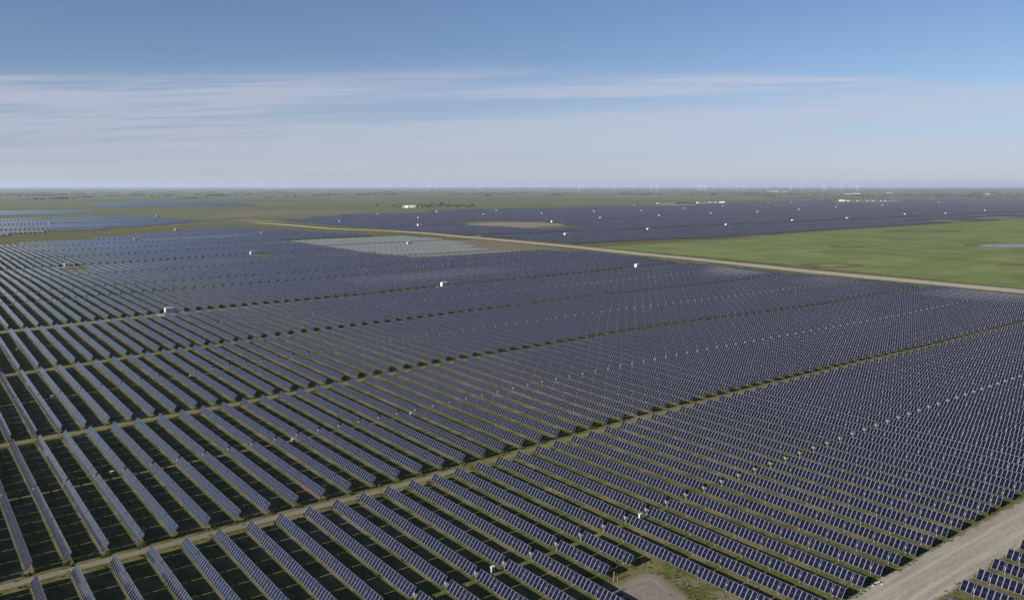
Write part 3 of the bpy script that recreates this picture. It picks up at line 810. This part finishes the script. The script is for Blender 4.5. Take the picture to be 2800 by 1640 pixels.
# tracker control cabinets standing in the mid-row gaps
cb = {'cabinet': MB().box((0, 0, 1.0), (.85, .55, 1.1), bevel=.03).mesh('cabinet', M_OFFW),
      'door': MB().box((0, -.29, 1.0), (.74, .03, .96), bevel=.01).mesh('door', M_GREYM),
      'roof': MB().box((0, -.03, 1.59), (1.0, .75, .06), rot=(.08, 0, 0), bevel=.015).mesh('roof', M_OFFW),
      'handle': MB().box((.28, -.33, 1.0), (.04, .04, .2)).mesh('handle', M_DARK)}
leg_m = MB().box((0, 0, .1), (.08, .3, .9)).mesh('leg', M_STEEL)
CAB = [((308, 1301), 'white control cabinet in the row gap, second block back at far left'), ((793, 1214), 'white control cabinet in the row gap, second block back left of centre'),
       ((1124, 1139), 'white control cabinet in the row gap, second block back nearest the centre'), ((1722, 1431), 'white control cabinet in the nearest block, right of the clearing'),
       ((1319, 1576), 'white control cabinet in the nearest block, left of the clearing'), ((148, 1091), 'white control cabinet in the third block back near the left edge'),
       ((522, 1034), 'white control cabinet in the third block back, farther right one'), ((57, 960), 'white control cabinet in the fourth block back near the left edge'),
       ((596, 888), 'white control cabinet in the fourth block back, right of the inverter station')]
for (u_, v_), lb in CAB:
    x, y = at(u_, v_)
    # stand in the middle of the aisle, not inside a row
    kk = math.floor((x - X0) / PITCHX); x = X0 + PITCHX * (kk + .62)
    e_ = empty('control_cabinet', (x, y, tz(x, y)), (0, 0, 0)); e_.scale = (.85, .85, .85); tag(e_, lb, 'control cabinet', 'control cabinets in the row gaps')
    for k_, me in cb.items():
        pr = e_ if k_ != 'handle' else hold
        o = link(k_, me, pr)
        if k_ == 'door': hold = o
    for q in (-.33, .33): link('leg', leg_m, e_).location = (q, 0, 0)
# leftover piles and stakes at the clearing
for (u_, v_), hgt, ma, lb, nm, lean in [((1677, 1590), 1.9, M_RED, 'faded red stake standing at the edge of the bare soil clearing', 'marker_stake', .06),
                                  ((1688, 1586), 1.3, M_OFFW, 'short pale pile stub beside the red stake', 'pile_stub', -.05)]:
    x, y = at(u_, v_)
    o = MB().box((0, 0, hgt / 2 - .2), (.16, .02, hgt + .4)).box((-.08, 0, hgt / 2 - .2), (.02, .18, hgt + .4)).box((.08, 0, hgt / 2 - .2), (.02, .18, hgt + .4)).box((0, 0, hgt + .03), (.22, .22, .06)).build(nm, ma)
    o.location = (x, y, tz(x, y)); o.rotation_euler = (lean, lean, .4); tag(o, lb, 'stake' if nm == 'marker_stake' else 'pile')
def rock(seed, r):
    bm = bmesh.new(); bmesh.ops.create_icosphere(bm, subdivisions=2, radius=r); rg = random.Random(seed)
    for v in bm.verts: v.co *= 1 + rg.uniform(-.22, .22)
    for v in bm.verts: v.co.z *= .6
    me = bpy.data.meshes.new('pale_stone'); bm.to_mesh(me); bm.free(); me.materials.append(M_OFFW); return me
for n, (u_, v_, r_) in enumerate([(2395, 1595, .34), (2403, 1592, .28), (2411, 1597, .22), (2387, 1601, .2)]):
    x, y = at(u_, v_); o = link('pale_stone', rock(n, r_)); o.location = (x, y, tz(x, y) + .08)
    tag(o, f'pale stone on the gravel road verge, {ordinal(n + 1)} largest of the little heap', 'stone', 'pale stones on the road verge')

# ------------------------------------------------------------------ weeds: tufts of blades on lane edges and verges
def weeds():
    pts = []
    rg = np.random.default_rng(3)
    for y, dens, hmax in [(157.9, .55, .55), (163.2, .75, .75), (254.0, .6, .6), (259.6, .6, .6), (350.6, .5, .6)]:
        for x in np.arange(0, 170, PITCHX):
            for _ in range(int(10 * dens)):
                pts.append((X0 + PITCHX * round((x - X0) / PITCHX) + rg.normal(0, .7), y + rg.normal(0, .45), rg.uniform(.25, hmax)))
    for x in np.arange(100, 330, .35): pts.append((x, 67.4 + rg.normal(0, .8), rg.uniform(.15, .5)))
    for x in np.arange(120, 300, .7): pts.append((x, 56.2 + rg.normal(0, .7), rg.uniform(.12, .4)))
    for _ in range(2600):
        k = rg.integers(-3, 60); pts.append((X0 + PITCHX * k + rg.normal(-1.3, .7), rg.uniform(66, 352), rg.uniform(.12, .42)))
    cl = np.array(at(1770, 1610))
    for _ in range(420):
        a = rg.uniform(0, 6.28); rr = rg.uniform(.55, 1.15); pts.append((cl[0] + 9 * rr * math.cos(a), cl[1] + 14 * rr * math.sin(a), rg.uniform(.1, .3)))
    pts = np.array(pts); n = len(pts); B = 14
    z = terrain(pts[:, 0], pts[:, 1])
    a = rg.uniform(0, 2 * np.pi, (n, B)); h = pts[:, 2:3] * rg.uniform(.5, 1.1, (n, B)); sp = pts[:, 2:3] * rg.uniform(.2, .9, (n, B)); wd = .05 + .07 * rg.random((n, B))
    rootx = pts[:, :1] + rg.normal(0, .14, (n, B)); rooty = pts[:, 1:2] + rg.normal(0, .14, (n, B))
    ca, sa = np.cos(a), np.sin(a); V = np.zeros((n, B, 4, 3))
    for q, (f, wf, hf) in enumerate([(0, -1, 0), (0, 1, 0), (.55, .9, .75), (1, -.2, 1)]):
        V[:, :, q, 0] = rootx + ca * sp * f - sa * wd * wf; V[:, :, q, 1] = rooty + sa * sp * f + ca * wd * wf; V[:, :, q, 2] = z[:, None] - .02 + h * hf
    F = np.arange(n * B * 4).reshape(-1, 4)
    m, b, p = mat('weed_leaf')
    geo = b.new('ShaderNodeNewGeometry'); c = b.mix(geo.outputs['Random Per Island'], (.034, .046, .011, 1), (.095, .100, .030, 1))
    b.l.new(c, p.inputs['Base Color']); p.inputs['Roughness'].default_value = .8; p.inputs['Specular IOR Level'].default_value = .2
    tag(link('weeds', mesh_np('weeds', V.reshape(-1, 3), F, m)), 'tufts of weeds along the lanes and under the panels', 'weeds', kind='stuff')
weeds()

# ------------------------------------------------------------------ far landscape: farm, trees, sheds, substation, turbines
m_, b_, p_ = mat('tree_leaf'); g_ = b_.new('ShaderNodeNewGeometry'); b_.l.new(b_.mix(g_.outputs['Random Per Island'], (.020, .036, .014, 1), (.055, .075, .026, 1)), p_.inputs['Base Color']); p_.inputs['Roughness'].default_value = .8
M_LEAF = m_
def tree_meshes(seed, h, r, n=520):
    rg = np.random.default_rng(seed)
    lobes = [(rg.normal(0, r * .45), rg.normal(0, r * .45), h * rg.uniform(.42, .86), r * rg.uniform(.35, .62)) for _ in range(9)]
    V = []
    for _ in range(n):
        lx, ly, lz, lr = lobes[rg.integers(9)]
        d = rg.normal(size=3); d /= np.linalg.norm(d); c = np.array((lx, ly, lz)) + d * lr * rg.random() ** .4
        a = rg.normal(size=3); a /= np.linalg.norm(a); b2 = np.cross(a, rg.normal(size=3)); b2 /= np.linalg.norm(b2); s = r * rg.uniform(.07, .15)
        V += [c - a * s, c - b2 * s * .7, c + a * s, c + b2 * s * .7]
    V = np.array(V); V[:, 2] = np.maximum(V[:, 2], h * .12)
    crown = mesh_np('crown', V, np.arange(len(V)).reshape(-1, 4), M_LEAF)
    t = MB().tube((0, 0, -.5), (0, 0, h * .5), r * .09, r * .05, seg=8)
    for q in range(4):
        a = q * 1.7 + seed; t.tube((0, 0, h * (.28 + .05 * q)), (r * .5 * math.cos(a), r * .5 * math.sin(a), h * (.55 + .06 * q)), r * .04, r * .015, seg=6)
    return crown, t.mesh('trunk', M_BARK)
TREES = [tree_meshes(1, 11, 5.0), tree_meshes(2, 9, 5.5), tree_meshes(4, 13, 4.6), tree_meshes(6, 7, 4.0, 380)]
rg = random.Random(5)
tl_ = [(1031, 1.0)] + [(1074 + q, .8) for q in (0, 7, 17, 24)] + [(u_, rg.uniform(.75, 1.2)) for u_ in np.linspace(1142, 1202, 9)] + [(1206, 1.5), (1212, 1.3)] + [(u_, rg.uniform(.8, 1.15)) for u_ in np.linspace(1220, 1297, 12)]
for n, (u_, sc) in enumerate(tl_):
    v_ = 567.5 + rg.uniform(-1.5, 1.5) - (.6 if u_ > 1220 else 0)
    x, y = at(u_, v_)
    t = empty('tree', (x, y, tz(x, y)), (0, 0, rg.uniform(0, 6))); k_ = 2 if sc > 1.25 else n % 4
    t.scale = (sc, sc, sc)
    link('crown', TREES[k_][0], t); link('trunk', TREES[k_][1], t)
    tag(t, f'{ordinal(n + 1)} dark green tree from the left around the distant white farmstead', 'tree', 'trees around the farmstead')
def house(name, x, y, L, W, H, rot, wallm, roofm, label, cat, pitch=.35, parts=True, group=None):
    e_ = empty(name, (x, y, tz(x, y)), (0, 0, rot)); tag(e_, label, cat, group)
    MB().box((0, 0, H / 2 - .2), (L, W, H + .4)).build('wall', wallm, e_)
    rh = W * pitch
    a = [(-W / 2 - .4, H - .1), (W / 2 + .4, H - .1), (W / 2 + .4, H + .12), (0, H + rh + .12), (-W / 2 - .4, H + .12)]
    o = MB().prism(a, -L / 2 - .4, L / 2 + .4).build('roof', roofm, e_); o.rotation_euler = (0, 0, math.pi / 2)
    d = MB().box((0, -W / 2 - .04, H * .38), (min(4, L * .2), .1, H * .76)); d.build('door', M_GREYM, e_)
    wn = MB()
    for q in (-.32, .3): wn.box((L * q, -W / 2 - .04, H * .55), (1.6, .1, 1.2))
    wn.build('window', M_DARK, e_)
    return e_
face = -HEADING
for n, (u_, L_, H_) in enumerate([(1105, 9, 4.2), (1113, 11, 5.0), (1119, 7, 4.0), (1127, 12, 5.6), (1134, 9, 4.6), (1149, 6, 3.4)]):
    x, y = at(u_, 567.6 + (n % 2) * .8)
    house('farm_building', x, y, L_, 8, H_, face + rg.uniform(-.5, .5), M_WHITE, M_WHITE if n % 2 else M_OFFW, f'{ordinal(n + 1)} white building from the left of the farmstead beside dark trees', 'farm building', group='farmstead buildings')
# long dark open shed with pale sheds next to it
def shed(u0, u1, v_, H, W, label, cat, wallm, roofm, name):
    a = np.array(at(u0, v_)); c = np.array(at(u1, v_)); m = (a + c) / 2; L = float(np.hypot(*(c - a)))
    return house(name, m[0], m[1], L, W, H, math.atan2(c[1] - a[1], c[0] - a[0]), wallm, roofm, label, cat, .16)
blob('bare_patch', [at(*p) for p in [(1790, 556), (1850, 553), (1960, 552), (2000, 556), (1900, 561), (1840, 564), (1800, 561)]], M_TAN, off=.25, seed=40)
shed(1847, 1902, 558, 5, 14, 'long dark blue shed beyond the far edge of the panel field', 'shed', M_SHED, M_SHED, 'long_shed')
shed(1904, 1910, 556, 5, 8, 'small pale building touching the right end of the long dark shed', 'building', M_WHITE, M_OFFW, 'site_building')
shed(1967, 1981, 555, 5, 9, 'white low building right of the long dark shed', 'building', M_WHITE, M_WHITE, 'site_building')
shed(1938, 1944, 555, 4, 6, 'greyish cabin between the dark shed and the white building', 'building', M_OFFW, M_OFFW, 'site_cabin')
shed(1952, 1960, 555, 4, 6, 'small grey cabin just left of the white low building', 'building', M_GREYM, M_OFFW, 'site_cabin')
shed(1795, 1801, 557.5, 4, 6, 'pale cabin at the left end of the bare yard by the dark shed', 'building', M_OFFW, M_WHITE, 'site_cabin')
for u0, u1, v_, H, lb in [(2097, 2112, 524, 7, 'pale distant building left of the far white sheds'), (2114, 2128, 525, 9, 'taller pale distant block beyond the panel field, right of its neighbour'),
                          (2140, 2152, 525, 5, 'low pale distant building, rightmost of three together'), (2308, 2331, 533, 7, 'long white shed in the plain behind the substation, left part'),
                          (2334, 2352, 531, 7, 'white shed in the plain behind the substation, middle one'), (2424, 2440, 528, 5, 'white low shed behind the right end of the substation'),
                          (2250, 2262, 518, 8, 'white building on the horizon above the substation'), (2695, 2706, 532, 6, 'lone pale building on the plain near the right edge'),
                          (1580, 1586, 526, 6, 'lone pale building on the plain below the turbines')]:
    shed(u0, u1, v_, H, 18, lb, 'building', M_OFFW, M_OFFW, 'distant_building')
# substation
blob('substation_yard', [at(*p) for p in [(2285, 553), (2300, 547.5), (2450, 547.5), (2460, 553)]], M_TAN, off=.3, seed=41)
shed(2295, 2309, 551, 6.5, 12, 'white control building at the left end of the substation', 'building', M_WHITE, M_WHITE, 'control_building')
shed(2316, 2322, 550.5, 4, 8, 'small white cabin beside the substation control building', 'building', M_WHITE, M_OFFW, 'site_cabin')
gm = MB()
for q in (-9, 9):
    for dx in (-.7, .7):
        for dy in (-.7, .7): gm.tube((q + dx, dy, 0), (q + dx * .4, dy * .4, 20), .22, .16, seg=6)
    for zz in range(2, 19, 3):
        for s_ in (-1, 1): gm.tube((q - .6, .6 * s_, zz), (q + .6, .6 * s_, zz + 3), .1, seg=5); gm.tube((q + .6, .6 * s_, zz), (q - .6, .6 * s_, zz + 3), .1, seg=5)
    gm.tube((q, 0, 20), (q, 0, 25), .14, .05, seg=6)
gm.box((0, 0, 16), (20, .9, .9)).box((0, 0, 17.2), (20, .3, .3))
for q in (-6, 0, 6): gm.tube((q, 0, 15.5), (q, 0, 12.6), .25, .2, seg=8)
GANTRY = gm.mesh('substation_gantry', M_STEEL)
for n, u_ in enumerate([2352, 2366, 2381, 2396, 2441]):
    x, y = at(u_, 550.2); o = link('substation_gantry', GANTRY); o.location = (x, y, tz(x, y)); o.rotation_euler = (0, 0, .3 + n * .05)
    tag(o, f'{ordinal(n + 1)} tall steel gantry from the left in the distant substation', 'gantry', 'substation gantries')
tm = MB().box((0, 0, 2.6), (7, 4, 4.4), bevel=.1).box((0, 2.6, 2.4), (6, .9, 3.2)).box((0, -2.6, 2.4), (6, .9, 3.2)).tube((-3, 0, 5.6), (3, 0, 5.6), .6, seg=10)
for q in (-2, 0, 2): tm.tube((q, .8, 4.6), (q * 1.2, 1.2, 7.6), .25, .12, seg=8)
TRM = tm.mesh('power_transformer', M_OFFW)
for n, u_ in enumerate([2345, 2373, 2388, 2410, 2421]):
    x, y = at(u_, 550.8); o = link('power_transformer', TRM); o.location = (x, y, tz(x, y))
    tag(o, f'{ordinal(n + 1)} pale grey transformer from the left between the substation gantries', 'transformer', 'substation transformers')
# wind turbines along the horizon
def turbine_parts():
    tw = MB().tube((0, 0, -30), (0, 0, 90), 3.2, 1.9, seg=14).mesh('tower', M_TURB)
    na = MB().box((0, 2.5, 91.6), (4.4, 12, 4.6), bevel=.8).tube((0, -3.4, 91.6), (0, -6.4, 91.6), 2.2, .9, seg=12).mesh('nacelle', M_TURB)
    bl = bmesh.new(); ring = []
    for r_, c_, t_ in [(1.5, 2.4, 2.2), (6, 4.6, 1.3), (12, 4.4, .9), (25, 3.2, .6), (40, 2.0, .35), (52, .8, .15)]:
        ring.append([bl.verts.new((x_ * c_ / 2, -4.6 + y_ * t_ / 2, r_)) for x_, y_ in [(-1, 0), (-.3, 1), (.6, .7), (1, 0), (.6, -.7), (-.3, -1)]])
    for a, c in zip(ring[:-1], ring[1:]):
        for q in range(6): bl.faces.new((a[q], a[(q + 1) % 6], c[(q + 1) % 6], c[q]))
    bl.faces.new(ring[0][::-1]); bl.faces.new(ring[-1]); bmesh.ops.recalc_face_normals(bl, faces=bl.faces)
    me = bpy.data.meshes.new('blade'); bl.to_mesh(me); bl.free(); me.materials.append(M_TURB)
    return tw, na, me
TW, NA, BL = turbine_parts()
TU = [949, 981, 1016, 1067, 1115, 1177, 1196, 1307, 1319, 1381, 1406, 1442, 1457, 1490, 1570, 1579, 1589, 1641, 1651, 1676, 1717, 1728, 1774, 1788, 1899, 1908, 1918, 1941, 2004, 2021, 2027, 2084, 2147, 2178, 2236, 2284, 2326]
for n, u_ in enumerate(TU):
    az = math.atan((u_ - 1400) / FPX / math.cos(PITCH)) + HEADING; dist = rg.uniform(15000, 19000)
    x, y = dist * math.sin(az), dist * math.cos(az)
    t = empty('wind_turbine', (x, y, tz(x, y)), (0, 0, -az + math.pi * 0 + rg.uniform(-.5, .5)))
    tag(t, f'{ordinal(n + 1)} white wind turbine from the left along the horizon', 'wind turbine', 'wind turbines on the horizon')
    link('tower', TW, t); link('nacelle', NA, t); a0 = rg.uniform(0, 2.1)
    for q in range(3):
        o = link('blade', BL, t); o.location = (0, 0, 91.6); o.rotation_euler = (0, a0 + q * 2.0944, 0)
# far woods: dark specks of groves over the plain, too far to count
def woods():
    rg_ = np.random.default_rng(11); C = []
    for _ in range(230):
        u_ = rg_.uniform(-100, 2900); d = rg_.uniform(5000, 17000) if rg_.random() < .75 else rg_.uniform(6500, 8500)
        az = math.atan((u_ - 1400) / FPX / math.cos(PITCH)) + HEADING
        cx, cy = d * math.sin(az), d * math.cos(az); L = rg_.uniform(20, 160)
        for _ in range(int(L / 7)): C.append((cx + rg_.normal(0, L * .5) * ch, cy - rg_.normal(0, L * .5) * sh, rg_.uniform(4, 10)))
    C = np.array(C); z = terrain(C[:, 0], C[:, 1]); n = len(C); B = 26
    d = rg_.normal(size=(n, B, 3)); d /= np.linalg.norm(d, axis=2)[..., None]
    ctr = np.stack([C[:, 0], C[:, 1], z + C[:, 2] * .55], -1)[:, None] + d * C[:, None, 2:3] * np.array([.75, .75, .5])
    a = rg_.normal(size=(n, B, 3)); b2 = np.cross(a, rg_.normal(size=(n, B, 3))); a /= np.linalg.norm(a, axis=2)[..., None]; b2 /= np.linalg.norm(b2, axis=2)[..., None]
    s = C[:, None, 2:3] * rg_.uniform(.2, .4, (n, B, 1))
    V = np.stack([ctr - a * s, ctr - b2 * s, ctr + a * s, ctr + b2 * s], 2).reshape(-1, 3)
    tag(link('distant_woods', mesh_np('distant_woods', V, np.arange(len(V)).reshape(-1, 4), M_LEAF)), 'scattered dark groves over the far plain below the horizon', 'woods', kind='stuff')
woods()

# ------------------------------------------------------------------ haze: one box of even thin air
hz = MB().box((0, 0, 74), (90000, 90000, 300)).mesh('haze', [])
m = bpy.data.materials.new('haze_air'); m.use_nodes = True; b = NB(m.node_tree)
pv_ = b.new('ShaderNodeVolumePrincipled'); ho = b.new('ShaderNodeOutputMaterial'); b.l.new(pv_.outputs[0], ho.inputs['Volume'])
pv_.inputs['Color'].default_value = (.68, .79, 1.0, 1); pv_.inputs['Density'].default_value = 3.6e-5; pv_.inputs['Anisotropy'].default_value = .2
hz.materials.append(m)
tag(link('haze', hz), kind='stuff')
